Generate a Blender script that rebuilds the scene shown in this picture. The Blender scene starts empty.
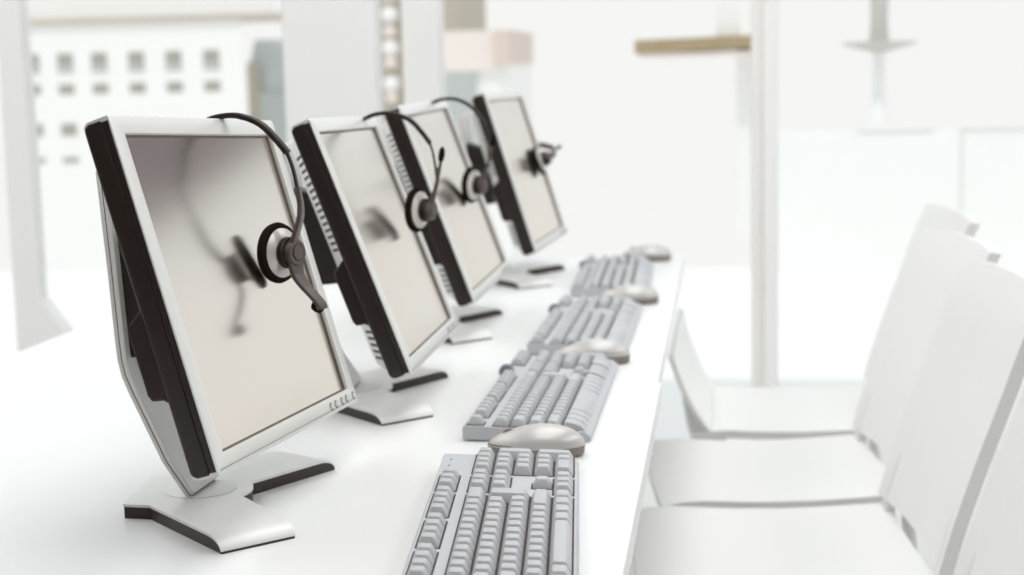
import bpy, bmesh, math, random
from math import sin, cos, pi, radians, sqrt, atan2
from mathutils import Vector, Matrix
random.seed(4)
CEIL_E = 13.6; SUN_E = 0.95
scn = bpy.context.scene
COL = scn.collection
DZ = 0.735            # height of the desk top

# ------------------------------------------------------------------ materials
MATS = {}
def mat(name, color, rough=0.5, metal=0.0, spec=0.5, var=0.03, scale=40.0, bump=0.0, bscale=400.0):
    m = bpy.data.materials.new(name); m.use_nodes = True
    nt = m.node_tree; b = nt.nodes['Principled BSDF']
    b.inputs['Roughness'].default_value = rough
    b.inputs['Metallic'].default_value = metal
    b.inputs['Specular IOR Level'].default_value = spec
    tc = nt.nodes.new('ShaderNodeTexCoord')
    nz = nt.nodes.new('ShaderNodeTexNoise'); nz.inputs['Scale'].default_value = scale; nz.inputs['Detail'].default_value = 3
    nt.links.new(tc.outputs['Object'], nz.inputs['Vector'])
    mx = nt.nodes.new('ShaderNodeMix'); mx.data_type = 'RGBA'
    c = Vector(color)
    mx.inputs['A'].default_value = (*[max(0, v*(1-var)) for v in c], 1)
    mx.inputs['B'].default_value = (*[min(1, v*(1+var)) for v in c], 1)
    nt.links.new(nz.outputs['Fac'], mx.inputs['Factor'])
    nt.links.new(mx.outputs['Result'], b.inputs['Base Color'])
    if bump:
        n2 = nt.nodes.new('ShaderNodeTexNoise'); n2.inputs['Scale'].default_value = bscale
        nt.links.new(tc.outputs['Object'], n2.inputs['Vector'])
        bp = nt.nodes.new('ShaderNodeBump'); bp.inputs['Strength'].default_value = bump; bp.inputs['Distance'].default_value = 0.001
        nt.links.new(n2.outputs['Fac'], bp.inputs['Height']); nt.links.new(bp.outputs['Normal'], b.inputs['Normal'])
    MATS[name] = m
    return m

WHITE_DESK = mat('desk_laminate', (0.81, 0.815, 0.815), 0.35, spec=0.35, var=0.01, scale=6)
FLOOR = mat('floor_resin', (0.80, 0.80, 0.785), 0.35, spec=0.3, var=0.02, scale=2)
SILVER = mat('silver_plastic', (0.78, 0.78, 0.755), 0.35, metal=0.25, spec=0.5, var=0.01, bump=0.05)
SILVER2 = mat('stand_silver', (0.79, 0.79, 0.77), 0.45, metal=0.15, spec=0.5, var=0.01, bump=0.04)
BLACK = mat('black_plastic', (0.020, 0.0125, 0.0095), 0.4, spec=0.45, var=0.1, bump=0.15, bscale=900)
BLACK2 = mat('base_edge_plastic', (0.028, 0.017, 0.013), 0.42, spec=0.5, var=0.1)
GROOVE = mat('groove_dark', (0.20, 0.17, 0.14), 0.6)
SLOT = mat('vent_slot_dark', (0.05, 0.038, 0.03), 0.7)
SCREEN = mat('screen_glass', (0.80, 0.74, 0.675), 0.175, metal=1.0, var=0.0)
LIP = mat('edge_shade_ring_dark', (0.10, 0.075, 0.06), 0.5)
BUTTON = mat('button_silver', (0.68, 0.68, 0.65), 0.35, metal=0.3)
HBLACK = mat('headset_black', (0.020, 0.013, 0.011), 0.45, spec=0.35, var=0.1)
HGREY = mat('headset_grey', (0.085, 0.062, 0.055), 0.38, spec=0.5, var=0.05)
HSILV = mat('headset_silver', (0.70, 0.67, 0.63), 0.3, metal=0.35)
FOAM = mat('ear_foam', (0.014, 0.009, 0.007), 0.9, spec=0.1, var=0.3, scale=300, bump=0.5, bscale=1500)
KEYCAP = mat('keycap_plastic', (0.50, 0.51, 0.53), 0.45, spec=0.4, var=0.02, bump=0.08, bscale=1200)
KCASE = mat('keyboard_case', (0.53, 0.545, 0.57), 0.5, spec=0.3, var=0.02, bump=0.1, bscale=900)
KSHADE = mat('key_gap_shade', (0.075, 0.055, 0.048), 0.7, spec=0.2)
LED = mat('indicator_plastic', (0.22, 0.24, 0.28), 0.4)
MTOP = mat('mouse_silver', (0.57, 0.56, 0.54), 0.3, metal=0.2, spec=0.5, var=0.01)
MBASE = mat('mouse_grey', (0.22, 0.19, 0.17), 0.5)
CHAIR = mat('chair_white', (0.83, 0.83, 0.815), 0.4, spec=0.3, var=0.01, scale=8)
CHAIRE = mat('chair_leg_white', (0.78, 0.78, 0.76), 0.4, spec=0.3, var=0.01)
FRAMEW = mat('window_frame_white', (0.96, 0.955, 0.945), 0.45, var=0.01)
FRAMEB = mat('window_frame_beige', (0.93, 0.915, 0.885), 0.5, var=0.01)
CEILM = mat('ceiling_paint', (0.80, 0.85, 0.90), 0.8, var=0.01, scale=3)
COLM = mat('column_plaster', (0.90, 0.90, 0.885), 0.7, var=0.01, scale=5)
WALLB = mat('wall_taupe', (0.26, 0.205, 0.175), 0.8, var=0.03, scale=3)
BLIND = mat('added_blind_dark', (0.19, 0.165, 0.18), 0.85, var=0.05, scale=30)
EXTW = mat('facade_white', (0.93, 0.93, 0.915), 0.9, var=0.01, scale=1)
EXTWIN = mat('facade_window', (0.40, 0.39, 0.345), 0.6, var=0.1, scale=1)
EXTTRIM = mat('facade_eave', (0.56, 0.50, 0.43), 0.8, var=0.15, scale=.6)
EXTGREY = mat('tower_grey', (0.52, 0.55, 0.54), 0.8, var=0.12, scale=.4)
EXTTAN = mat('tower_tan', (0.50, 0.455, 0.38), 0.8, var=0.1, scale=.4)
EXTPINK = mat('brick_pink', (0.88, 0.80, 0.75), 0.9, var=0.06, scale=1.5)
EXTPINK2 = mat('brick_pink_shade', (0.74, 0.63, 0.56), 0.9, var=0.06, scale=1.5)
EXTBR = mat('canopy_wood', (0.42, 0.33, 0.20), 0.8, var=0.2, scale=3)
POLE = mat('pole_grey', (0.58, 0.57, 0.53), 0.6, var=0.05)
TERR = mat('terrace_stone', (0.93, 0.925, 0.91), 0.8, var=0.01, scale=3)
JOINT = mat('joint_grey', (0.72, 0.71, 0.68), 0.9)
BRIGHT = mat('glint_white', (0.95, 0.95, 0.94), 0.4, var=0.0)

GLASS = bpy.data.materials.new('window_glass'); GLASS.use_nodes = True
_nt = GLASS.node_tree; _nt.nodes.clear()
_o = _nt.nodes.new('ShaderNodeOutputMaterial'); _t = _nt.nodes.new('ShaderNodeBsdfTransparent'); _g = _nt.nodes.new('ShaderNodeBsdfGlossy')
_t.inputs['Color'].default_value = (0.985, 0.99, 0.985, 1); _g.inputs['Roughness'].default_value = 0.02
_f = _nt.nodes.new('ShaderNodeFresnel'); _f.inputs['IOR'].default_value = 1.2
_m = _nt.nodes.new('ShaderNodeMixShader')
_nt.links.new(_f.outputs[0], _m.inputs[0]); _nt.links.new(_t.outputs[0], _m.inputs[1]); _nt.links.new(_g.outputs[0], _m.inputs[2]); _nt.links.new(_m.outputs[0], _o.inputs[0])

# ------------------------------------------------------------------ mesh helpers
def finish(name, bm, m, parent=None, smooth=True, ang=35, bevel=0.0, seg=2, matrix=None):
    bmesh.ops.recalc_face_normals(bm, faces=bm.faces[:])
    me = bpy.data.meshes.new(name); bm.to_mesh(me); bm.free()
    me.materials.append(m)
    if smooth:
        for p in me.polygons: p.use_smooth = True
        try: me.set_sharp_from_angle(angle=radians(ang))
        except Exception: pass
    o = bpy.data.objects.new(name, me); COL.objects.link(o)
    if parent: o.parent = parent
    if matrix is not None: o.matrix_local = matrix
    if bevel:
        b = o.modifiers.new('Bevel', 'BEVEL'); b.width = bevel; b.segments = seg; b.limit_method = 'ANGLE'; b.angle_limit = radians(40)
    return o

def thing(name, label, cat, loc=(0, 0, 0), rotz=0.0, group=None):
    o = bpy.data.objects.new(name, None); COL.objects.link(o)
    o.empty_display_size = 0.05; o.location = loc; o.rotation_euler = (0, 0, rotz)
    o['label'] = label; o['category'] = cat
    if group: o['group'] = group
    return o
def tag(o, label, cat, group=None):
    o['label'] = label; o['category'] = cat
    if group: o['group'] = group
    return o
def struct(o): o['kind'] = 'structure'; return o

def dup(root, loc=None, rotz=None, label=None, group=None):
    r = root.copy(); COL.objects.link(r)
    if loc is not None: r.location = loc
    if rotz is not None: r.rotation_euler = (0, 0, rotz)
    if label: r['label'] = label
    if group: r['group'] = group
    for ch in list(root.children):
        c = ch.copy(); COL.objects.link(c); c.parent = r
        for g in list(ch.children):
            d = g.copy(); COL.objects.link(d); d.parent = c
    return r

def add_box(bm, x0, x1, y0, y1, z0, z1):
    v = [bm.verts.new((x, y, z)) for z in (z0, z1) for y in (y0, y1) for x in (x0, x1)]
    for f in ((0, 2, 3, 1), (4, 5, 7, 6), (0, 1, 5, 4), (2, 6, 7, 3), (0, 4, 6, 2), (1, 3, 7, 5)):
        bm.faces.new([v[i] for i in f])
    return v
def add_loft(bm, rings, cap=True, closed=True):
    R = [[bm.verts.new(p) for p in r] for r in rings]
    n = len(R[0])
    for a, b in zip(R[:-1], R[1:]):
        for i in range(n if closed else n-1):
            j = (i+1) % n
            bm.faces.new((a[i], a[j], b[j], b[i]))
    if cap:
        bm.faces.new(R[0][::-1]); bm.faces.new(R[-1])
    return R
def add_prism(bm, pts, axis, a0, a1):
    def P(u, v, w):
        return {'x': (w, u, v), 'y': (u, w, v), 'z': (u, v, w)}[axis]
    add_loft(bm, [[P(u, v, a0) for u, v in pts], [P(u, v, a1) for u, v in pts]])
def rrect(y, z, r, n=5, cy=0, cz=0):
    out = []
    for k, (sy, sz) in enumerate(((1, 1), (-1, 1), (-1, -1), (1, -1))):
        for i in range(n+1):
            a = pi/2*k + pi/2*i/n
            out.append((cy+sy*(y-r)+r*cos(a), cz+sz*(z-r)+r*sin(a)))
    return out
def smooth_path(pts, n=6):
    P = [Vector(p) for p in pts]; out = []
    for i in range(len(P)-1):
        p0 = P[max(i-1, 0)]; p1 = P[i]; p2 = P[i+1]; p3 = P[min(i+2, len(P)-1)]
        for k in range(n):
            t = k/n
            out.append(0.5*((2*p1)+(p2-p0)*t+(2*p0-5*p1+4*p2-p3)*t*t+(3*p1-p0-3*p2+p3)*t**3))
    out.append(P[-1]); return out
def add_sweep(bm, pts, sec, side=Vector((0, 1, 0))):
    """sweep: sec(t) gives [(a, b)] with a along side and b along the in-plane normal"""
    rings = []; n = len(pts)
    for i, p in enumerate(pts):
        d = (pts[min(i+1, n-1)]-pts[max(i-1, 0)]).normalized()
        nrm = d.cross(side).normalized(); s = nrm.cross(d).normalized()
        rings.append([p+s*a+nrm*b for a, b in sec(i/(n-1))])
    add_loft(bm, rings)
def circ(r, n=12): return [(r*cos(2*pi*i/n), r*sin(2*pi*i/n)) for i in range(n)]
def add_lathe(bm, prof, n=32, mtx=Matrix.Identity(4)):
    """profile [(r, h)] turned about local z"""
    rings = [[mtx @ Vector((r*cos(2*pi*i/n), r*sin(2*pi*i/n), h)) for i in range(n)] for r, h in prof]
    add_loft(bm, rings)

# ------------------------------------------------------------------ camera
F = 1602.23; PITCH = 0.134698; ROLL = -0.0227177; YAW = 0.13376
cy_, sy_ = cos(YAW), sin(YAW)
Fw = Vector((-sy_*cos(PITCH), cy_*cos(PITCH), -sin(PITCH)))
R0 = Vector((cy_, sy_, 0)); U0 = R0.cross(Fw)
Rt = R0*cos(ROLL)+U0*sin(ROLL); Up = -R0*sin(ROLL)+U0*cos(ROLL)
cd = bpy.data.cameras.new('camera'); cam = bpy.data.objects.new('camera', cd); COL.objects.link(cam)
M = Matrix.Identity(4)
for i, v in enumerate((Rt, Up, -Fw)):
    for k in range(3): M[k][i] = v[k]
M.translation = Vector((0, 0, DZ+0.43800))
cam.matrix_world = M
cd.sensor_width = 36; cd.lens = F/1024*36; cd.clip_start = 0.05; cd.clip_end = 500
cd.dof.use_dof = True; cd.dof.focus_distance = 1.56; cd.dof.aperture_fstop = 5.4; cd.dof.aperture_blades = 0
scn.camera = cam

# ------------------------------------------------------------------ the setting
def box_obj(name, dims, m, bevel=0.0, parent=None):
    bm = bmesh.new(); add_box(bm, *dims); return finish(name, bm, m, parent, bevel=bevel, smooth=bool(bevel))
WY = 4.70
struct(box_obj('floor', (-4.2, 4.2, -2.2, WY+0.12, -0.12, 0.0), FLOOR))
struct(box_obj('wall_back', (-4.2, 4.2, -2.32, -2.2, 0, 2.9), WALLB))
# window wall: rails, mullions, panes
struct(box_obj('trim_1', (-4.2, 4.2, WY, WY+0.10, 0.0, 0.055), FRAMEW))
struct(box_obj('trim_2', (-4.2, 4.2, WY-0.02, WY+0.14, 2.45, 2.95), FRAMEW))
bm = bmesh.new(); add_box(bm, 0.108, 0.148, WY-0.03, WY+0.07, 0.055, 2.45); add_box(bm, 0.142, 0.152, WY+0.0, WY+0.03, 0.055, 2.45)
mul = struct(finish('trim_3', bm, FRAMEW, bevel=0.003))
bm = bmesh.new(); add_box(bm, 0.076, 0.108, WY-0.02, WY+0.07, 0.055, 2.45)
struct(finish('trim_4', bm, FRAMEB, bevel=0.003))
struct(box_obj('column_wide', (-1.300, -1.018, WY-0.03, WY+0.06, 0.0, 2.95), COLM, 0.008))
struct(box_obj('column_narrow', (-0.938, -0.826, WY-0.03, WY+0.06, 0.0, 2.95), COLM, 0.006))
bm = bmesh.new(); add_prism(bm, [(-2.19, 0), (-2.03, 0), (-2.03, 0.40), (-2.105, 0.50), (-2.130, 2.95), (-2.19, 2.95)], 'y', WY-0.02, WY+0.04)
struct(finish('column_stepped', bm, COLM, smooth=False))
for i, (x0, x1) in enumerate(((0.152, 4.2), (-0.815, 0.076), (-1.005, -0.935), (-2.105, -1.300), (-4.2, -2.19))):
    struct(box_obj('window_%d' % (i+1), (x0, x1, WY+0.03, WY+0.036, 0.055, 2.45), GLASS))

struct(box_obj('ceiling', (-4.2, 4.2, -2.32, WY+0.14, 2.95, 3.10), CEILM))
struct(box_obj('wall_left', (-4.32, -4.2, -2.2, 2.4, 0, 2.95), WALLB))
struct(box_obj('wall_right', (4.2, 4.32, -2.2, 0.8, 0, 2.95), WALLB))
# unseen blind, added to give the nearest screen a dark reflection
t = thing('reflection_blind', 'mauve grey blind added out of view for a dark reflection in the nearest screen', 'blind', (0.95, WY-0.10, 0))
bm = bmesh.new(); add_box(bm, -0.52, 0.75, -0.002, 0.002, 1.52, 2.42); finish('added_blind_dark', bm, BLIND, t, smooth=False)
bm = bmesh.new(); add_prism(bm, [(0.014*cos(a), 1.515+0.014*sin(a)) for a in [2*pi*i/12 for i in range(12)]], 'x', -0.52, 0.75); finish('bottom_bar', bm, FRAMEB, t)
bm = bmesh.new(); add_prism(bm, [(0.035*cos(a), 2.42+0.035*sin(a)) for a in [2*pi*i/16 for i in range(16)]], 'x', -0.54, 0.77); finish('roller_tube', bm, FRAMEW, t)

# ------------------------------------------------------------------ desks
def desk(label, x0, x1, y0, y1, group):
    t = thing('desk', label, 'desk', ((x0+x1)/2, (y0+y1)/2, 0), group=group)
    hx, hy = (x1-x0)/2, (y1-y0)/2
    bm = bmesh.new(); add_box(bm, -hx, hx, -hy, hy, DZ-0.028, DZ); finish('desk_top', bm, WHITE_DESK, t, bevel=0.0008)
    bm = bmesh.new()
    for y in (-hy+0.10, hy-0.13): add_box(bm, -hx+0.10, hx-0.16, y, y+0.03, DZ-0.08, DZ-0.028)
    for x in (-hx+0.10, hx-0.19): add_box(bm, x, x+0.03, -hy+0.10, hy-0.10, DZ-0.08, DZ-0.028)
    finish('under_frame', bm, CHAIRE, t, smooth=False)
    for sx in (-hx+0.10, hx-0.21):
        for sy in (-hy+0.10, hy-0.15):
            bm = bmesh.new(); add_box(bm, sx, sx+0.05, sy, sy+0.05, 0, DZ-0.028); finish('leg', bm, CHAIRE, t, bevel=0.003)
    return t
desk('white laminate desk under the two nearest monitors and keyboards', -1.146, -0.090, 0.62, 2.2108, 'desks joined in one row')
desk('white laminate desk under the two farthest monitors and keyboards', -1.146, -0.095, 2.2110, 3.735, 'desks joined in one row')

# ------------------------------------------------------------------ monitors
def panel_matrix(cz, tilt, roll):
    up = Vector((-sin(tilt), 0, cos(tilt))); N = Vector((cos(tilt), 0, sin(tilt))); r = Vector((0, 1, 0))
    r2 = r*cos(roll)+up*sin(roll); u2 = -r*sin(roll)+up*cos(roll)
    m = Matrix.Identity(4)
    for i, v in enumerate((N, r2, u2)):
        for k in range(3): m[k][i] = v[k]
    m.translation = Vector((0, 0, cz)); return m
HUB = Vector((-0.056, -0.013, 0))
OW, OH, SW, SH = 0.2118, 0.1685, 0.1900, 0.1505

def base_sections():
    # one arm from the hub to its tip: (inner corner, outer corner) edge lines, in hub coordinates
    a0, a1 = Vector((-0.0375, -0.0615)), Vector((0.060, -0.182))
    b0, b1 = Vector((0.040, -0.016)), Vector((0.121, -0.132))
    return a0, a1, b0, b1
def make_base_layer(bm, zt, inset, tip):
    """solid of arms + hub between 0 and zt; tip = rounded front ends"""
    a0, a1, b0, b1 = base_sections()
    for s in (1, -1):
        secs = []
        ts = [0, 0.3, 0.6, 0.80, 0.85, 0.89, 0.925, 0.95, 0.97, 0.985, 0.997]
        for tt in ts:
            A = a0.lerp(a1, tt); B = b0.lerp(b1, tt); w = (B-A).normalized(); A = A+w*inset; B = B-w*inset
            d = max(0, (tt-0.80)/0.20)**1.25; h = zt[1]*sqrt(max(0.02, 1-d*d)) if tip else zt[1]
            lo = zt[0]*sqrt(max(0.0, 1-d*d)) if tip else zt[0]
            secs.append([(A.x, s*A.y, lo), (B.x, s*B.y, lo), (B.x, s*B.y, h), (A.x, s*A.y, h)])
        add_loft(bm, secs)
def make_monitor():
    t = thing('monitor', '', 'monitor')
    pm = panel_matrix(0.235, radians(16.35), radians(-2.8))
    # housing: dark band around the panel, with the raised connector box on its back
    bm = bmesh.new()
    rr = lambda x, y, z, r: [(x, a, b) for a, b in rrect(y, z, r)]
    add_loft(bm, [rr(-0.0255, OW-0.003, OH-0.0075, 0.004), rr(-0.0245, OW-0.0012, OH-0.0055, 0.004), rr(-0.0225, OW-0.0006, OH-0.0030, 0.004), rr(-0.019, OW-0.0006, OH-0.0018, 0.003), rr(-0.006, OW-0.0006, OH-0.0016, 0.003)])
    add_loft(bm, [rr(-0.007, OW-0.0006, OH-0.0030, 0.003), rr(0.0006, OW-0.0006, OH-0.0030, 0.003), rr(0.0006, OW-0.006, OH-0.007, 0.003), rr(-0.007, OW-0.006, OH-0.007, 0.003), rr(-0.007, OW-0.0006, OH-0.0030, 0.003)], cap=False)
    bmesh.ops.remove_doubles(bm, verts=bm.verts[:], dist=1e-6)
    box = [(-0.022, -0.004), (-0.0255, -0.0055), (-0.041, -0.0165), (-0.0435, -0.021), (-0.0435, -0.082), (-0.041, -0.088), (-0.030, -0.090), (-0.026, -0.094), (-0.022, -0.096)]
    add_prism(bm, [(x, z) for x, z in box], 'y', -0.2085, 0.2085)
    hs = finish('housing', bm, BLACK, t, matrix=pm, bevel=0.002)
    # bezel, a frame with a wrap-over lip on the top and bottom
    bm = bmesh.new()
    o1 = rr(0.0005, OW, OH, 0.004); o2 = rr(0.0020, OW, OH, 0.004); o3 = rr(0.003, OW-0.0012, OH-0.0012, 0.0045)
    i3 = rr(0.003, SW+0.001, SH+0.001, 0.0015); i2 = rr(-0.0005, SW, SH, 0.0012); i1 = rr(-0.004, SW, SH, 0.0012)
    add_loft(bm, [o1, o2, o3, i3, i2, i1, o1], cap=False)
    bmesh.ops.remove_doubles(bm, verts=bm.verts[:], dist=1e-6)
    for s in (1, -1):
        pr = [(-0.0252, OH-0.0068), (-0.0226, OH-0.0024), (-0.019, OH-0.0008), (0.0006, OH-0.0001), (0.0006, OH-0.004), (-0.022, OH-0.006)]
        add_prism(bm, [(x, s*z) for x, z in pr], 'y', -OW+0.0012, OW-0.0012)
    finish('bezel', bm, SILVER, hs)
    bm = bmesh.new(); add_prism(bm, [(0.00302, -OH+0.0042), (0.0033, -OH+0.0042), (0.0033, -OH+0.0047), (0.00302, -OH+0.0047)], 'y', -OW+0.004, OW-0.004)
    finish('bezel_seam', bm, GROOVE, hs, smooth=False)
    # screen, and an edge strip coloured dark as the recess shadow
    bm = bmesh.new()
    a = rr(-0.0042, SW+0.001, SH+0.001, 0.0012); b = rr(-0.0042, SW-0.0020, SH-0.0020, 0.001)
    c = rr(-0.0018, SW-0.0020, SH-0.0020, 0.001); d = rr(-0.0002, SW+0.0002, SH+0.0002, 0.001)
    add_loft(bm, [a, b, c, d, a], cap=False); bmesh.ops.remove_doubles(bm, verts=bm.verts[:], dist=1e-6)
    finish('screen_edge_shade', bm, LIP, hs, smooth=False)
    bm = bmesh.new(); add_box(bm, -0.0055, -0.0022, -SW, SW, -SH, SH); finish('screen', bm, SCREEN, hs, smooth=False)
    # back cover, shallow sloped, with vent slots
    bm = bmesh.new()
    add_loft(bm, [rr(-0.0240, OW-0.004, OH-0.009, 0.01), rr(-0.0545, 0.122, 0.149, 0.004), rr(-0.058, 0.112, 0.139, 0.01)])
    finish('back_cover', bm, SILVER, hs, bevel=0.001)
    # vents: slots lie on the slope between (y .2075, x -.024) and (y .122, x -.0545)
    sl = (0.0305)/(0.0855)
    for s in (1, -1):
        for za, zb in ((-0.140, -0.100), (0.006, 0.136)):
            bm = bmesh.new(); z = za
            while z < zb:
                y0, y1 = 0.2075-0.016, 0.2075-0.068
                x0, x1 = -0.024-0.016*sl-0.0006, -0.024-0.068*sl-0.0006
                add_prism(bm, [(x0, s*y0), (x1, s*y1), (x1+0.003, s*y1), (x0+0.003, s*y0)], 'z', z, z+0.0036)
                z += 0.0088
            finish('side_vent', bm, SLOT, hs, smooth=False)
    # five oval buttons
    for k, y in enumerate((0.1195, 0.1368, 0.1587, 0.1756, 0.2006)):
        bm = bmesh.new()
        e = lambda x, sy, sz: [(x, y+sy*cos(q), -0.1600+sz*sin(q)) for q in [2*pi*i/20 for i in range(20)]]
        add_loft(bm, [e(0.002, .0040, .0047), e(0.0034, .0040, .0047), e(0.0034, .0029, .0036), e(0.0026, .0027, .0034)])
        rg = finish('button_ring', bm, LIP, hs)
        bm = bmesh.new(); add_loft(bm, [e(0.002, .0026, .0033), e(0.0036, .0025, .0032), e(0.0040, .0019, .0025)]); finish('button', bm, BUTTON, hs)
    # tilt hinge block between the panel and the stand
    bm = bmesh.new(); add_prism(bm, [(-0.118, 0.156), (-0.066, 0.160), (-0.076, 0.275), (-0.128, 0.290), (-0.122, 0.175)], 'y', -0.036, 0.008)
    finish('tilt_hinge', bm, BLACK, t, bevel=0.003)
    # stand: bent twin-skin column with a dark seam
    prof = [(-0.0575, 0.0140), (-0.0815, 0.0500), (-0.1130, 0.1190), (-0.1210, 0.1390), (-0.1245, 0.1560), (-0.1260, 0.1760), (-0.1300, 0.2500), (-0.1365, 0.3480)]
    def sheet(o0, o1, y0, y1):
        bm = bmesh.new(); P = [Vector((x, 0, z)) for x, z in prof]; L = []
        for i in range(len(P)):
            d = (P[min(i+1, len(P)-1)]-P[max(0, i-1)]).normalized(); nr = Vector((d.z, 0, -d.x)); L.append((P[i], nr))
        rings = []
        for p, nr in L:
            a, b = p+nr*o0, p+nr*o1
            rings.append([(a.x, y0, a.z), (b.x, y0, b.z), (b.x, y1, b.z), (a.x, y1, a.z)])
        add_loft(bm, rings); return bm
    sc = finish('stand_column', sheet(0.0046, 0.0098, -0.047, 0.023), SILVER2, t, bevel=0.0012)
    finish('column_back_skin', sheet(-0.0006, 0.0038, -0.047, 0.023), SILVER2, sc, bevel=0.0012)
    finish('column_seam', sheet(0.0036, 0.0048, -0.0462, 0.0222), GROOVE, sc, smooth=False)
    # base: two splayed arms with rounded ends, hub and turntable
    bm = bmesh.new()
    make_base_layer(bm, (0.0, 0.0121), 0.0008, True)
    hubpoly = [(-0.064, -0.055), (-0.0375, -0.0607), (-0.0369, -0.0607)]
    def hub(bm, z0, z1, g):
        pts = [(-0.066+g, -0.056+g), (-0.0375, -0.0615+g)]
        pts += [((0.054-g)*cos(a), (0.054-g)*sin(a)) for a in [radians(q) for q in range(-40, 41, 8)]]
        pts += [(-0.0375, 0.0615-g), (-0.066+g, 0.056-g)]
        add_prism(bm, pts, 'z', z0, z1)
    hub(bm, 0.0, 0.0121, 0.0008)
    bs = finish('base', bm, BLACK2, t, matrix=Matrix.Translation(HUB), smooth=True)
    bm = bmesh.new(); make_base_layer(bm, (0.0121, 0.0148), 0.0, True); hub(bm, 0.0121, 0.01479, 0.0)
    finish('base_top_plate', bm, SILVER2, bs)
    bm = bmesh.new(); add_lathe(bm, [(0.0375, 0.0140), (0.0375, 0.0154), (0.0362, 0.0158), (0.001, 0.0158)], 40); finish('turntable', bm, SILVER2, bs)
    return t
MON = [  # x, y, screen centre height, yaw, roll, tilt, base swivel, label
    (-0.4844, 1.5727, 0.2351, 3.06, -2.80, 16.35, 8.6, 'nearest silver and black flat monitor, sharp in focus, its control buttons showing'),
    (-0.4495, 2.1165, 0.2226, -2.08, -1.28, 20.42, 3.5, 'second silver monitor in the row, behind the sharply focused nearest one'),
    (-0.4550, 2.7136, 0.2290, 0.45, 0.37, 19.75, 4.6, 'third silver monitor along the desk, half covered by the second monitor'),
    (-0.4150, 3.3677, 0.2340, 2.82, -0.25, 17.27, 2.8, 'farthest blurred silver monitor at the window end of the desk')]
mon0 = make_monitor()
mons = []
for i, (x, y, cz, yw, rl, tl, sw, lab) in enumerate(MON):
    o = mon0 if i == 0 else dup(mon0)
    o.location = (x, y, DZ); o.rotation_euler = (0, 0, -radians(yw)); o['label'] = lab; o['group'] = 'monitors in a row on the desk'
    for c in o.children:
        if c.name.startswith('housing'): c.matrix_local = panel_matrix(cz, radians(tl), radians(rl))
        if c.name.startswith('base'): c.matrix_local = Matrix.Translation(HUB) @ Matrix.Rotation(radians(sw), 4, 'Z')
    mons.append(o)

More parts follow.
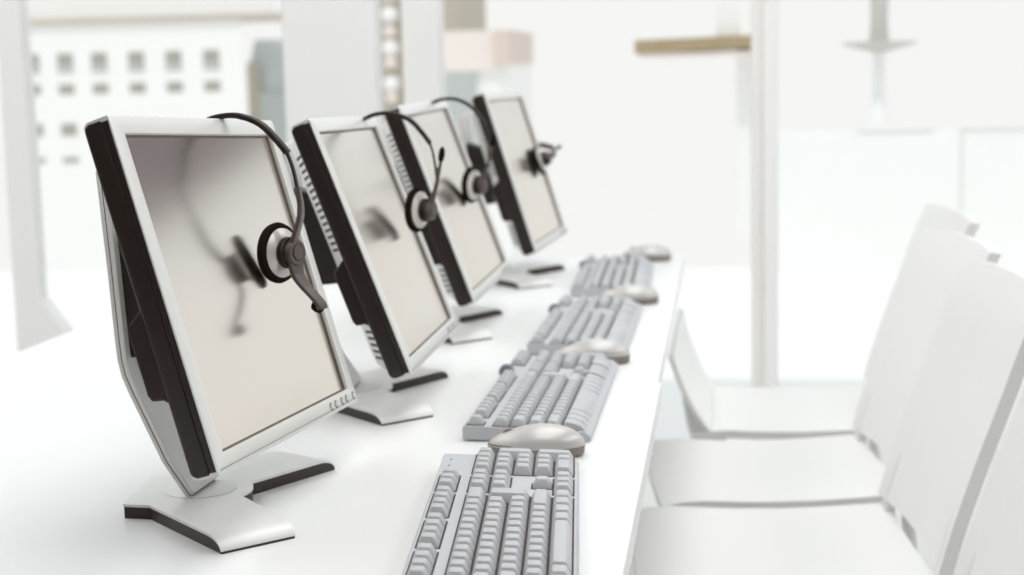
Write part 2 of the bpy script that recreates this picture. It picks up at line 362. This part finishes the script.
# ------------------------------------------------------------------ headsets
def band_path(drop=0.0):
    return smooth_path([(x, y, z-drop) for x, y, z in [(-0.112, 0, 0.275), (-0.114, 0, 0.315), (-0.107, 0, 0.350), (-0.091, 0, 0.378), (-0.070, 0, 0.3935), (-0.048, 0, 0.3985),
                        (-0.030, 0, 0.3965), (-0.0115, 0, 0.3885), (0.004, 0, 0.3735), (0.0165, 0, 0.3585)]], 8)
def flat(w, h, n=4):
    return rrect(w, h, min(w, h)*0.85, n)
def make_headset(boom_up, label, drop=0.0):
    t = thing('headset', label, 'headset', group='headsets hung over the monitors')
    TW = Matrix.Translation((0.008, 0, 0)) @ Matrix.Rotation(radians(-20), 4, 'Z') @ Matrix.Translation((-0.013, 0, 0.002))
    tw = lambda L: [TW @ Vector(p) for p in L]
    sd = TW.to_3x3() @ Vector((0, 1, 0))
    bm = bmesh.new(); add_sweep(bm, band_path(drop), lambda q: flat(0.0062, 0.0026)); finish('headband', bm, HBLACK, t)
    bm = bmesh.new(); p = [v+Vector((0, 0, 0)) for v in band_path(drop)][30:]
    # lighter outer skin of the band
    add_sweep(bm, p, lambda q: [(a, b-0.0022) for a, b in flat(0.0050, 0.0012)]); finish('band_cover', bm, HGREY, t)
    # slider, then yoke down to the ear cup
    bm = bmesh.new(); add_sweep(bm, smooth_path([(0.0145, 0, 0.361-drop), (0.0205, 0, 0.345-drop), (0.0245, 0, 0.327-drop), (0.0268, 0, 0.305-drop*.5)], 5), lambda q: flat(0.0034, 0.0014)); finish('slider', bm, HBLACK, t)
    bm = bmesh.new(); add_sweep(bm, smooth_path([(0.0258, 0, 0.320-drop*.7), (0.0282, 0, 0.300-drop*.4), (0.0282, -0.002, 0.284), (0.0240, -0.005, 0.268), (0.0185, -0.0065, 0.252)], 5), lambda q: flat(0.0040+0.0038*sin(min(1, q*1.3)*pi/2), 0.0026)); finish('yoke', bm, HGREY, t)
    # ear cup about an axis along +x
    ax = TW @ Matrix.Translation((0.0, 0, 0.243)) @ Matrix.Rotation(radians(90-3), 4, 'Y')
    bm = bmesh.new(); add_lathe(bm, [(0.012, 0.0005), (0.020, -0.0008), (0.0265, -0.0005), (0.0315, 0.0020), (0.0325, 0.0055), (0.0312, 0.0088), (0.0275, 0.0105), (0.012, 0.0105)], 40, ax); cup = finish('ear_cushion', bm, FOAM, t)
    bm = bmesh.new(); add_lathe(bm, [(0.0262, 0.0095), (0.0262, 0.0112), (0.0240, 0.0125), (0.019, 0.0150), (0.014, 0.0165), (0.010, 0.0165)], 40, ax); finish('ear_cup', bm, HSILV, t)
    bm = bmesh.new(); add_lathe(bm, [(0.012, 0.0150), (0.0165, 0.0158), (0.0168, 0.0190), (0.0158, 0.0194), (0.0158, 0.0204), (0.0166, 0.0208), (0.0166, 0.0235), (0.0155, 0.0242), (0.008, 0.0242)], 36, ax); finish('speaker_capsule', bm, HBLACK, t)
    bm = bmesh.new(); add_lathe(bm, [(0.008, 0.0225), (0.0138, 0.0235), (0.0142, 0.0300), (0.0130, 0.0315), (0.0092, 0.0315), (0.0090, 0.0308), (0.004, 0.0308)], 32, ax); finish('pivot_cap', bm, HGREY, t)
    bm = bmesh.new(); add_lathe(bm, [(0.0078, 0.0300), (0.0082, 0.0320), (0.0072, 0.0328), (0.002, 0.0329)], 28, ax); finish('pivot_button', bm, HGREY, t)
    # second cup behind the panel
    ax2 = Matrix.Translation((-0.088, 0, 0.252)) @ Matrix.Rotation(radians(-90+8), 4, 'Y')
    bm = bmesh.new(); add_sweep(bm, smooth_path([(-0.1115, 0, 0.290-drop*.8), (-0.1105, 0, 0.270-drop*.3), (-0.1060, 0, 0.250)], 5), lambda q: flat(0.0055, 0.002)); finish('yoke', bm, HGREY, t)
    bm = bmesh.new(); add_lathe(bm, [(0.012, 0.0005), (0.0265, -0.0005), (0.0315, 0.0020), (0.0325, 0.0055), (0.0312, 0.0088), (0.0275, 0.0105), (0.010, 0.0105)], 32, ax2); finish('ear_cushion', bm, FOAM, t)
    bm = bmesh.new(); add_lathe(bm, [(0.027, 0.0100), (0.0255, 0.0125), (0.018, 0.0170), (0.004, 0.0190)], 32, ax2); finish('ear_cup', bm, HGREY, t)
    # microphone boom
    bm = bmesh.new()
    if boom_up:
        pts = smooth_path(tw([(0.0265, 0, 0.238), (0.0290, 0, 0.252), (0.0340, 0, 0.278), (0.0380, 0, 0.300), (0.0400, 0, 0.318)]), 5)
        add_sweep(bm, pts, lambda q: flat(0.0070-0.0052*min(1, q*1.6), 0.0022), sd); finish('microphone_boom', bm, HGREY, t)
        bm = bmesh.new(); ax3 = TW @ Matrix.Translation((0.0397, 0, 0.314)) @ Matrix.Rotation(radians(6), 4, 'Y')
        add_lathe(bm, [(0.002, 0.0), (0.0038, 0.002), (0.0046, 0.008), (0.0044, 0.015), (0.0028, 0.020), (0.0008, 0.0215)], 20, ax3); finish('microphone_foam', bm, FOAM, t)
    else:
        pts = smooth_path(tw([(0.0275, 0, 0.240), (0.0280, 0, 0.230), (0.0305, 0, 0.220), (0.0395, 0, 0.209), (0.0500, 0, 0.200), (0.0585, 0, 0.192), (0.0610, 0, 0.186)]), 5)
        add_sweep(bm, pts, lambda q: flat(0.0125-0.0050*min(1, q*1.8), 0.0026), sd); finish('microphone_boom', bm, HGREY, t)
        bm = bmesh.new(); ax3 = TW @ Matrix.Translation((0.0590, 0, 0.1895)) @ Matrix.Translation((0, 0.0, -0.002)) @ Matrix.Rotation(radians(-75), 4, 'Y')
        add_lathe(bm, [(0.004, -0.002), (0.0062, 0.000), (0.0065, 0.005), (0.0055, 0.009), (0.002, 0.0105)], 20, ax3); finish('microphone_foam', bm, FOAM, t)
    return t
HS = [(0.0100, 0.067, 0.0065, 0, 0, False, 0.007, 'black headset on the nearest monitor, microphone arm pointing down'),
      (0.0180, 0.120, -0.0010, 4, 0, True, 0.018, 'black headset on the second monitor with its thin microphone arm raised'),
      (0.0120, 0.065, -0.0050, 6, 0, True, 0.006, 'black headset on the third monitor, mostly seen past its right edge'),
      (0.0040, 0.120, -0.0010, 0, -80, True, 0.0, 'blurred black headset on the farthest monitor')]
for (dx, dy, dz, ry, rx, up, dr, lab), (x, y, cz, yw, *_r) in zip(HS, MON):
    h = make_headset(up, lab, dr)
    pv = Vector((0, 0, 0.243))
    h.matrix_world = Matrix.Translation((x, y, DZ)) @ Matrix.Rotation(-radians(yw), 4, 'Z') @ Matrix.Translation(Vector((dx, dy, dz))+pv) @ Matrix.Rotation(radians(rx), 4, 'X') @ Matrix.Rotation(radians(ry), 4, 'Y') @ Matrix.Translation(-pv)

# ------------------------------------------------------------------ keyboards
PU = 0.0205
def case_z(x): return 0.0200-(x+0.0715)/0.143*0.007
_kc = {}
def keycap(w, d, scoop=False):
    """w along y (key row), d along x; local origin at the middle of the cap's foot"""
    k = (round(w, 4), round(d, 4), scoop)
    gs = 0.0008 if scoop else 0.0
    if k in _kc: return _kc[k]
    bm = bmesh.new(); g = 0.0010
    hw, hd = w/2-g-gs, d/2-g
    iw, idp = 0.0031, 0.0038
    h = 0.0094
    def ring(y, x, z, r, dx=0.0): return [(a+dx, b, z) for a, b in rrect(x, y, r, 3)]
    rings = [ring(hw, hd, -0.002, 0.0008), ring(hw, hd, 0.0008, 0.0010), ring(hw-iw*0.75, hd-idp*0.8, h*0.78, 0.0016, -0.0004),
             ring(hw-iw, hd-idp, h*0.96, 0.0020, -0.0006), ring(hw-iw-0.0008, hd-idp-0.0008, h, 0.0018, -0.0006)]
    if scoop:   # long bottom-row key whose front rolls down towards the user
        e = 0.012
        rings = []
        for yy, f in ((0, 0),):
            prof = [(-hd, -0.001), (-hd+0.001, 0.0040), (-hd+0.0028, 0.0080), (-hd+0.005, 0.0092), (hd*0.2, 0.0090), (hd*0.6, 0.0080), (hd+e*0.35, 0.0052), (hd+e*0.75, 0.0008), (hd+e, -0.0045), (hd+e-0.003, -0.006), (0, -0.003)]
            rings = [[(x, -hw, z*0.9 if z > 0 else z) for x, z in prof], [(x, -hw+0.0010, z) for x, z in prof], [(x, hw-0.0010, z) for x, z in prof], [(x, hw, z*0.9 if z > 0 else z) for x, z in prof]]
        add_loft(bm, rings)
    else:
        R = add_loft(bm, rings)
    bmesh.ops.recalc_face_normals(bm, faces=bm.faces[:])
    me = bpy.data.meshes.new('key'); bm.to_mesh(me); bm.free(); me.materials.append(KEYCAP)
    for p in me.polygons: p.use_smooth = True
    me.set_sharp_from_angle(angle=radians(32))
    _kc[k] = me; return me
def layout(media=False):
    L = []   # (row, u0, u1, rows spanned, name)
    r0 = [(0, 1)]+[(u, u+1) for u in (2, 3, 4, 5, 6.5, 7.5, 8.5, 9.5, 11, 12, 13, 14, 15.4, 16.4, 17.4)]
    if media: r0 = r0[:-3]+[(u, u+1) for u in (18.8, 19.8, 20.8, 21.8)]
    L += [(0, a, b, 1, 'key') for a, b in r0]
    L += [(1, u, u+1, 1, 'key') for u in range(13)]+[(1, 13, 15, 1, 'backspace_key')]
    L += [(2, 0, 1.5, 1, 'tab_key')]+[(2, 1.5+u, 2.5+u, 1, 'key') for u in range(12)]
    L += [(3, 0, 1.75, 1, 'caps_key')]+[(3, 1.75+u, 2.75+u, 1, 'key') for u in range(12)]
    L += [(2, 13.75, 15, 2, 'enter_key')]
    L += [(4, 0, 2.25, 1, 'shift_key')]+[(4, 2.25+u, 3.25+u, 1, 'key') for u in range(10)]+[(4, 12.25, 15, 1, 'shift_key')]
    L += [(5, 0, 1.25, 1, 'key'), (5, 1.25, 2.5, 1, 'key'), (5, 2.5, 3.75, 1, 'key'), (5, 3.75, 10, 1, 'space_bar')]+[(5, 10+1.25*k, 11.25+1.25*k, 1, 'key') for k in range(4)]
    for r in (1, 2): L += [(r, 15.4+u, 16.4+u, 1, 'key') for u in range(3)]
    L += [(4, 16.4, 17.4, 1, 'arrow_key')]+[(5, 15.4+u, 16.4+u, 1, 'arrow_key') for u in range(3)]
    L += [(1, 18.8+u, 19.8+u, 1, 'key') for u in range(4)]
    for r in (2, 3, 4): L += [(r, 18.8+u, 19.8+u, 1, 'key') for u in range(3)]
    L += [(2, 21.8, 22.8, 2, 'plus_key'), (4, 21.8, 22.8, 2, 'enter_key'), (5, 18.8, 20.8, 1, 'zero_key'), (5, 20.8, 21.8, 1, 'key')]
    return L
ROWX = [-0.05625, -0.0255, -0.005, 0.0155, 0.036, 0.0565]
def make_keyboard(scoop):
    t = thing('keyboard', '', 'keyboard')
    ext = 0.010 if scoop else 0.0
    bm = bmesh.new()
    xs = [-0.0715, -0.0695, 0.0, 0.0690+ext*0.6, 0.0715+ext]
    def prof(x): return case_z(min(x, 0.0715)) - (0.004 if x in (xs[0], xs[-1]) else 0)
    pr = [(xs[0], 0.004), (xs[0], prof(xs[0])), (xs[1], prof(xs[1])), (xs[3], prof(xs[3])), (xs[4], prof(xs[4])-0.002), (xs[4], 0.003), (xs[4]-0.004, 0.0), (xs[0]+0.004, 0.002)]
    hl = 0.2355
    rings = [[(x*0.998, -hl, z-0.001 if z > .006 else z) for x, z in pr], [(x, -hl+0.0015, z) for x, z in pr], [(x, hl-0.0015, z) for x, z in pr], [(x*0.998, hl, z-0.001 if z > .006 else z) for x, z in pr]]
    add_loft(bm, rings)
    case = finish('case', bm, KCASE, t, ang=25)
    # dark sheets under the key blocks, coloured as shade between keys
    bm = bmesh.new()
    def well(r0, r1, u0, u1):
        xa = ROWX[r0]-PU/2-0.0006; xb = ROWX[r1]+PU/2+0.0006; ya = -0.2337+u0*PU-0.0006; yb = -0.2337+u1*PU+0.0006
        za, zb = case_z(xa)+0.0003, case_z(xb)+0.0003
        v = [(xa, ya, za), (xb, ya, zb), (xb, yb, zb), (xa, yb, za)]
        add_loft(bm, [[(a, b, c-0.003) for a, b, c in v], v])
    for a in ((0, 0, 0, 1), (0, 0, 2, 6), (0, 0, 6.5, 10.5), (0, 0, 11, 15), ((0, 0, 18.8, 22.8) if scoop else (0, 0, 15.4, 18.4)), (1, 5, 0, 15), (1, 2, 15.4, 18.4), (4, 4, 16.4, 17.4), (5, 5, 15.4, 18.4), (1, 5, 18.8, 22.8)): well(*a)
    finish('key_gap_shade', bm, KSHADE, case, smooth=False)
    if scoop:
        bm = bmesh.new(); add_lathe(bm, [(0.009, -0.004), (0.011, -0.002), (0.011, 0.002), (0.009, 0.004)], 20, Matrix.Translation((-0.064, -0.2337+16.2*PU, 0.021)) @ Matrix.Rotation(pi/2, 4, 'X')); finish('volume_wheel', bm, LED, t)
    for k in range(0 if scoop else 3):
        bm = bmesh.new(); y = -0.2337+(19.2+k*1.2)*PU; z = case_z(-0.06)
        add_box(bm, -0.062, -0.060, y-0.002, y+0.002, z-0.001, z+0.0005); finish('indicator_light', bm, LED, t, smooth=False)
    for fx in (-0.060, 0.060):
        for fy in (-0.20, 0.20):
            bm = bmesh.new(); add_lathe(bm, [(0.006, 0.0), (0.006, 0.005)], 12, Matrix.Translation((fx, fy, 0))); finish('rubber_foot', bm, BLACK2, t)
    for r, a, b, n, nm in layout(scoop):
        d = PU*n; x = (ROWX[r]+ROWX[r+n-1])/2; y = -0.2337+(a+b)/2*PU
        me = keycap((b-a)*PU, d, scoop and r == 5)
        o = bpy.data.objects.new(nm, me); COL.objects.link(o); o.parent = t
        o.location = (x, y, case_z(x)+0.0006); o.rotation_euler = (0, 0.049, 0)
    return t
KB = [(-0.2140, 1.4660, -5.1, 'nearest grey keyboard, at the bottom edge of the photo'),
      (-0.2400, 2.0830, 0.2, 'second grey keyboard from the front, with long rounded bottom-row keys'),
      (-0.2330, 2.6600, 0.2, 'third blurred grey keyboard, between the second and third mice'),
      (-0.2330, 3.2980, -1.5, 'farthest blurred grey keyboard near the far desk end')]
kbA = make_keyboard(False); kbB = make_keyboard(True)
for i, (x, y, yw, lab) in enumerate(KB):
    o = (kbA, kbB)[i] if i < 2 else dup(kbB)
    o.location = (x, y, DZ); o.rotation_euler = (0, 0, -radians(yw)); o['label'] = lab; o['group'] = 'keyboards along the desk edge'
    if i == 0: o.scale = (1.05, 1.055, 1.0)

# ------------------------------------------------------------------ mice
def make_mouse():
    t = thing('computer_mouse', '', 'mouse')
    n = 24
    def ring(z, s):
        out = []
        for i in range(n):
            a = 2*pi*i/n; x = 0.056*cos(a); w = 0.0295*(1-0.10*cos(a)**2)
            y = w*sin(a)*(1.0+0.08*cos(a)); out.append((x*s[0], y*s[1], z))
        return out
    bm = bmesh.new(); add_loft(bm, [ring(0.0, (.93, .90)), ring(0.003, (.985, .98)), ring(0.012, (1, 1)), ring(0.0155, (.985, .985))]); body = finish('base', bm, MBASE, t)
    # domed silver shell, highest behind the middle, sloping to the front
    bm = bmesh.new(); rings = []
    hmax = 0.036
    for k in range(9):
        f = k/8; s = cos(f*pi/2*0.94)
        rg = []
        for (x, y, z) in ring(0, (1, 1)):
            xx, yy = x*s, y*s
            zz = 0.0125+(hmax-0.0125)*sin(f*pi/2)*(1.0 if True else 0)
            zz -= 0.010*max(0, -(xx)/0.056)**1.5*(f)
            rg.append((xx+0.004*f, yy, zz))
        rings.append(rg)
    add_loft(bm, rings); finish('shell', bm, MTOP, t, ang=60)
    bm = bmesh.new(); add_lathe(bm, [(0.0085, -0.0025), (0.0095, 0), (0.0085, 0.0025)], 20, Matrix.Translation((-0.030, 0, 0.0225)) @ Matrix.Rotation(pi/2, 4, 'X')); finish('scroll_wheel', bm, MBASE, t)
    bm = bmesh.new(); add_box(bm, -0.050, -0.014, -0.0006, 0.0006, 0.0225, 0.0275); 
    bm.free()
    return t
MS = [(-0.2160, 1.7830, 3, 'silver mouse just past the nearest keyboard'),
      (-0.1980, 2.3680, -2, 'silver mouse past the second keyboard, seen against its keys'),
      (-0.1800, 2.9780, 0, 'blurred grey mouse past the third keyboard'),
      (-0.1780, 3.6500, 0, 'blurred grey mouse at the far end of the desk')]
ms0 = make_mouse()
for i, (x, y, a, lab) in enumerate(MS):
    o = ms0 if i == 0 else dup(ms0)
    o.location = (x, y, DZ); o.rotation_euler = (0, 0, radians(a)); o['label'] = lab; o['group'] = 'computer mice beside the keyboards'

# ------------------------------------------------------------------ chairs
def make_chair():
    t = thing('chair', '', 'chair')
    # seat: thin shell with gently raised sides and a rolled front
    bm = bmesh.new(); nx, ny = 12, 14
    top, bot = [], []
    for i in range(nx+1):
        u = i/nx; x = -0.215+0.425*u; rt, rb = [], []
        for j in range(ny+1):
            v = -1+2*j/ny; w = 0.232-0.012*u
            z = 0.440+0.012*v*v-0.010*sin(pi*u)-0.012*max(0, 1-u*8)
            rt.append(bm.verts.new((x, v*w, z))); rb.append(bm.verts.new((x, v*w*0.985, z-0.016)))
        top.append(rt); bot.append(rb)
    for i in range(nx):
        for j in range(ny):
            bm.faces.new((top[i][j], top[i+1][j], top[i+1][j+1], top[i][j+1])); bm.faces.new((bot[i][j], bot[i][j+1], bot[i+1][j+1], bot[i+1][j]))
    for i in range(nx):
        bm.faces.new((top[i][0], bot[i][0], bot[i+1][0], top[i+1][0])); bm.faces.new((top[i][ny], top[i+1][ny], bot[i+1][ny], bot[i][ny]))
    for j in range(ny):
        bm.faces.new((top[0][j], top[0][j+1], bot[0][j+1], bot[0][j])); bm.faces.new((top[nx][j], bot[nx][j], bot[nx][j+1], top[nx][j+1]))
    finish('seat', bm, CHAIR, t, ang=50)
    # backrest: tall, curved in section, leaning back
    bm = bmesh.new(); prof = smooth_path([(0.204, 0, 0.466), (0.224, 0, 0.535), (0.252, 0, 0.620), (0.288, 0, 0.720), (0.318, 0, 0.805), (0.342, 0, 0.860)], 4)
    n = len(prof); A, B = [], []
    for i, p in enumerate(prof):
        q = i/(n-1); ra, rb = [], []
        for j in range(ny+1):
            v = -1+2*j/ny; w = 0.224-0.006*q
            dx = -0.018*v*v+0.008; dz = -0.003*v**4*max(0, (q-.8)*5)
            ra.append(bm.verts.new((p.x+dx, v*w, p.z+dz))); rb.append(bm.verts.new((p.x+dx+0.020, v*w*0.985, p.z+dz-0.004)))
        A.append(ra); B.append(rb)
    for i in range(n-1):
        for j in range(ny):
            bm.faces.new((A[i][j], A[i][j+1], A[i+1][j+1], A[i+1][j])); bm.faces.new((B[i][j], B[i+1][j], B[i+1][j+1], B[i][j+1]))
        bm.faces.new((A[i][0], A[i+1][0], B[i+1][0], B[i][0])); bm.faces.new((A[i][ny], B[i][ny], B[i+1][ny], A[i+1][ny]))
    for j in range(ny):
        bm.faces.new((A[0][j], B[0][j], B[0][j+1], A[0][j+1])); bm.faces.new((A[-1][j], A[-1][j+1], B[-1][j+1], B[-1][j]))
    finish('backrest', bm, CHAIR, t, ang=50)
    for s in (1, -1):   # posts joining seat and back, running on as the rear legs
        bm = bmesh.new(); add_sweep(bm, smooth_path([(0.252, s*0.190, 0.0), (0.222, s*0.192, 0.25), (0.206, s*0.194, 0.43), (0.217, s*0.194, 0.500), (0.232, s*0.192, 0.545)], 4), lambda q: rrect(0.016, 0.009, 0.004, 2)); finish('rear_leg', bm, CHAIRE, t)
        bm = bmesh.new(); add_sweep(bm, [Vector((-0.185, s*0.195, 0.0)), Vector((-0.170, s*0.192, 0.22)), Vector((-0.160, s*0.19, 0.432))], lambda q: rrect(0.013+0.004*q, 0.011+0.004*q, 0.004, 2)); finish('front_leg', bm, CHAIRE, t)
    return t
CH = [(0.104, 1.845, 4, 'nearest white chair, only part of its backrest showing in the bottom right corner'),
      (0.074, 2.395, 5, 'white chair with its pale seat at the bottom, second from the front'),
      (0.078, 2.890, 7, 'white chair in the middle, between the second-nearest and the farthest chairs'),
      (0.130, 3.415, 4, 'farthest white chair, by the window, with an upturned front panel')]
chair0 = make_chair()
for i, (x, y, a, lab) in enumerate(CH):
    o = chair0 if i == 0 else dup(chair0)
    o.location = (x, y, 0); o.rotation_euler = (0, 0, radians(a)); o['label'] = lab; o['group'] = 'white chairs pulled up to the desk'
    far = o
inv = (Matrix.Translation((0.130, 3.415, 0)) @ Matrix.Rotation(radians(4), 4, 'Z')).inverted()
tn, tf, bn, bf = Vector((-0.1045, 3.157, 0.600)), Vector((-0.098, 3.680, 0.620)), Vector((-0.060, 3.172, 0.455)), Vector((-0.060, 3.662, 0.455))
bm = bmesh.new(); rings = []
for q in [k/8 for k in range(9)]:
    a, c = bn.lerp(tn, q), bf.lerp(tf, q); e = Vector((0.030*(1-q)**3, 0, -0.010*(1-q)**3))
    o = Vector((-0.010, 0, 0))
    rings.append([inv @ (a+e), inv @ (c+e), inv @ (c+e+o), inv @ (a+e+o)])
add_loft(bm, rings); finish('front_panel', bm, CHAIR, far, ang=50)

# ------------------------------------------------------------------ outside the windows
def P80(x, z, s=2.0): return x*s, 1.173+(z-1.173)*s
b = thing('office_building', 'white office block with rows of small windows, behind the nearest monitor', 'building', (-30.3, 80, -14))
def bpart(name, x0, x1, z0, z1, y0, y1, m):
    bm = bmesh.new(); add_box(bm, x0+30.3, x1+30.3, y0, y1, z0+14, z1+14); return finish(name, bm, m, b, smooth=False)
def bprism(name, x0, x1, z0, z1, y0, y1, m):
    k0, k1 = (80+y0)/80, (80+y1)/80      # end walls run back square to the street, seen edge on
    bm = bmesh.new(); add_prism(bm, [(x0*k0+30.3, y0), (x1*k0+30.3, y0), (x1*k1+30.3-0.3, y1), (x0*k1+30.3, y1)], 'z', z0+14, z1+14); return finish(name, bm, m, b, smooth=False)
bprism('facade', -37.0, -24.35, -14, 4.05, 0, 12, EXTW)
bprism('roof_storey', -37.0, -22.5, 4.35, 7.0, 1.5, 12, EXTW)
bprism('eave', -37.0, -21.8, 4.05, 4.32, -0.25, 5, EXTTRIM)
for cx in (-35.65, -33.82, -31.98, -29.99, -28.0, -26.0):
    for z0, z1 in ((1.55, 2.55), (0.45, 0.98), (-1.70, -1.05), (-3.1, -2.8)):
        if z0 < -1.6 and cx > -33: continue
        bm = bmesh.new(); add_box(bm, cx-0.42+30.3, cx+0.42+30.3, -0.03, 0.05, z0+14, z1+14); w = finish('window', bm, EXTWIN, b, smooth=False)
        if z1-z0 > .9:
            bm = bmesh.new(); add_box(bm, cx-0.42+30.3, cx+0.42+30.3, -0.06, -0.02, z0+14, z0+14.38); finish('pane', bm, EXTGREY, w, smooth=False)
# grey rounded tower beside it
g = thing('tower', 'grey rounded tower beside the white office block', 'building', (-26.7, 93, -14))
bm = bmesh.new(); add_prism(bm, [(-1.2, -0.5), (1.35, -0.5), (1.35, 3), (-1.2, 3)], 'z', 0, 14.2); 
finish('wall', bm, EXTGREY, g, smooth=False)
bm = bmesh.new(); add_loft(bm, [[(1.35*cos(a)-.05, 1+1.3*sin(a), z) for a in [2*pi*i/20 for i in range(20)]] for z in (14.2, 16.0)] + [[(.8*cos(a)-.3, 1+.8*sin(a), 17.3) for a in [2*pi*i/20 for i in range(20)]]])
finish('dome', bm, EXTGREY, g)
bm = bmesh.new(); add_box(bm, -1.2, -0.5, -0.56, -0.4, 10, 16.0); finish('tan_panel', bm, EXTTAN, g, smooth=False)
# balcony tower seen between the two columns
g = thing('balcony_tower', 'tan tower with pale balls for bright glints between the two columns', 'building', (-6.2, 30, -6))
bm = bmesh.new(); add_box(bm, -1.2, 1.2, 0.5, 4, 0, 11); finish('wall', bm, EXTTAN, g, smooth=False)
for z, r, m in ((2.27, 0.165, BRIGHT), (1.96, 0.13, EXTPINK), (1.64, 0.165, BRIGHT), (1.37, 0.13, EXTPINK), (0.96, 0.165, BRIGHT), (0.70, 0.13, EXTPINK), (2.62, 0.13, EXTPINK)):
    bm = bmesh.new(); add_lathe(bm, [(r*sin(a), -r*cos(a)) for a in [0.1+(pi-0.2)*k/10 for k in range(11)]], 20, Matrix.Translation((-0.13, 0.42, z+6))); finish('balcony_glint', bm, m, g)  # pale balls imitate bright glints on the tower
# pink brick house
g = thing('brick_house', 'pale pink brick house with a grey lower wall, behind the farthest monitor', 'building', (-3.8, 25, -6))
bm = bmesh.new(); add_box(bm, -0.9, 0.25, 0, 3, 7.18, 7.80); finish('brick_wall', bm, EXTPINK, g, smooth=False)
bm = bmesh.new(); add_box(bm, 0.25, 0.50, -0.1, 3, 7.28, 7.80); finish('brick_pier', bm, EXTPINK2, g, smooth=False)
bm = bmesh.new(); add_box(bm, -0.9, -0.07, 0, 3, 0, 7.18); finish('lower_wall', bm, EXTGREY, g, smooth=False)
bm = bmesh.new(); add_box(bm, -0.07, 0.45, 0.1, 3, 0, 7.28); finish('white_wall', bm, EXTW, g, smooth=False)
# wooden canopy beyond the mullion
g = thing('canopy', 'brown timber canopy on a pale post, outside left of the mullion', 'canopy', (-0.25, 12, 0))
bm = bmesh.new(); add_prism(bm, [(-0.41, 1.275), (0.60, 1.300), (0.60, 1.395), (-0.41, 1.372)], 'y', 0, 1.2); finish('timber_beam', bm, EXTBR, g, smooth=False)
bm = bmesh.new(); add_box(bm, 0.19, 0.37, 0.1, 0.3, 1.39, 2.6); finish('post', bm, FRAMEB, g, smooth=False)
bm = bmesh.new(); add_box(bm, -0.38, 0.60, 0.02, 1.2, 1.245, 1.277); finish('soffit', bm, EXTPINK, g, smooth=False)
bm = bmesh.new(); add_box(bm, 0.34, 0.60, 0.3, 0.6, -0.1, 1.3); finish('wall_pier', bm, EXTW, g, smooth=False)
# terrace, low wall and the fountain post on it
struct(box_obj('terrace_ground', (-12, 12, WY+0.12, 10.2, -0.25, -0.10), TERR))
w = thing('parapet', 'low white parapet wall with faint joints, outside the right window', 'parapet', (3.2, 10, -0.1))
bm = bmesh.new(); add_box(bm, -3.0, 3.0, 0, 0.2, 0, 0.845); finish('wall_panel', bm, EXTW, w, smooth=False)
bm = bmesh.new(); add_box(bm, -2.40, -1.94, -0.006, 0.03, 0.845, 0.858); add_box(bm, -1.79, 2.6, -0.006, 0.03, 0.845, 0.858); finish('coping_joint', bm, JOINT, w, smooth=False)
bm = bmesh.new(); add_box(bm, -1.785, -1.772, -0.006, 0.03, 0.2, 0.845); finish('upright_joint', bm, JOINT, w, smooth=False)
g = thing('post_fountain', 'slim grey post on a round dish, outside the right window', 'fountain', (0.935, 10.1, 0.758))
bm = bmesh.new(); add_lathe(bm, [(0.06, 0.545), (0.052, 0.65), (0.06, 1.10)], 16); finish('post', bm, POLE, g)
bm = bmesh.new(); add_lathe(bm, [(0.03, 0.47), (0.21, 0.518), (0.235, 0.535), (0.05, 0.545)], 24); finish('dish', bm, POLE, g)
bm = bmesh.new(); add_lathe(bm, [(0.07, 0.0), (0.045, 0.05), (0.035, 0.47)], 16); finish('pedestal', bm, EXTW, g)

# ------------------------------------------------------------------ light
w = bpy.data.worlds.new('bright_sky'); scn.world = w; w.use_nodes = True
bg = w.node_tree.nodes['Background']; bg.inputs['Color'].default_value = (0.965, 0.962, 0.945, 1); bg.inputs['Strength'].default_value = 1.0
_n = w.node_tree; _c = _n.nodes.new('ShaderNodeTexCoord'); _s = _n.nodes.new('ShaderNodeSeparateXYZ'); _r = _n.nodes.new('ShaderNodeValToRGB')
_n.links.new(_c.outputs['Generated'], _s.inputs[0]); _n.links.new(_s.outputs['Z'], _r.inputs['Fac']); _n.links.new(_r.outputs['Color'], bg.inputs['Color'])
_r.color_ramp.elements[0].position = 0.03; _r.color_ramp.elements[0].color = (0.965, 0.962, 0.945, 1)
_r.color_ramp.elements[1].position = 0.14; _r.color_ramp.elements[1].color = (0.90, 0.945, 0.985, 1)
def area(name, loc, rot, sx, sy, e, col=(1, 1, 1)):
    l = bpy.data.lights.new(name, 'AREA'); l.shape = 'RECTANGLE'; l.size = sx; l.size_y = sy; l.energy = e; l.color = col
    o = bpy.data.objects.new(name, l); COL.objects.link(o); o.location = loc; o.rotation_euler = rot; return o
for lx in (-2.2, 0.0, 2.2):
    for ly in (0.9, 2.2, 3.5):
        area('ceiling_fill_light', (lx, ly, 2.93), (0, 0, 0), 1.2, 1.2, CEIL_E, (1.0, 0.985, 0.96))  # unseen lamps added to brighten the desks, chairs and columns
sl = bpy.data.lights.new('sun', 'SUN'); sl.energy = SUN_E; sl.angle = radians(3); sl.color = (1.0, 0.985, 0.955)
so = bpy.data.objects.new('sun', sl); COL.objects.link(so); so.rotation_euler = (radians(28), 0, radians(-10))   # from behind the building, over its roof

# ------------------------------------------------------------------ colour management
vs = scn.view_settings
vs.view_transform = 'Standard'; vs.look = 'None'; vs.exposure = 0.0; vs.gamma = 1.0; vs.use_curve_mapping = False
scn.cycles.use_denoising = True
scn.cycles.max_bounces = 10; scn.cycles.transparent_max_bounces = 12
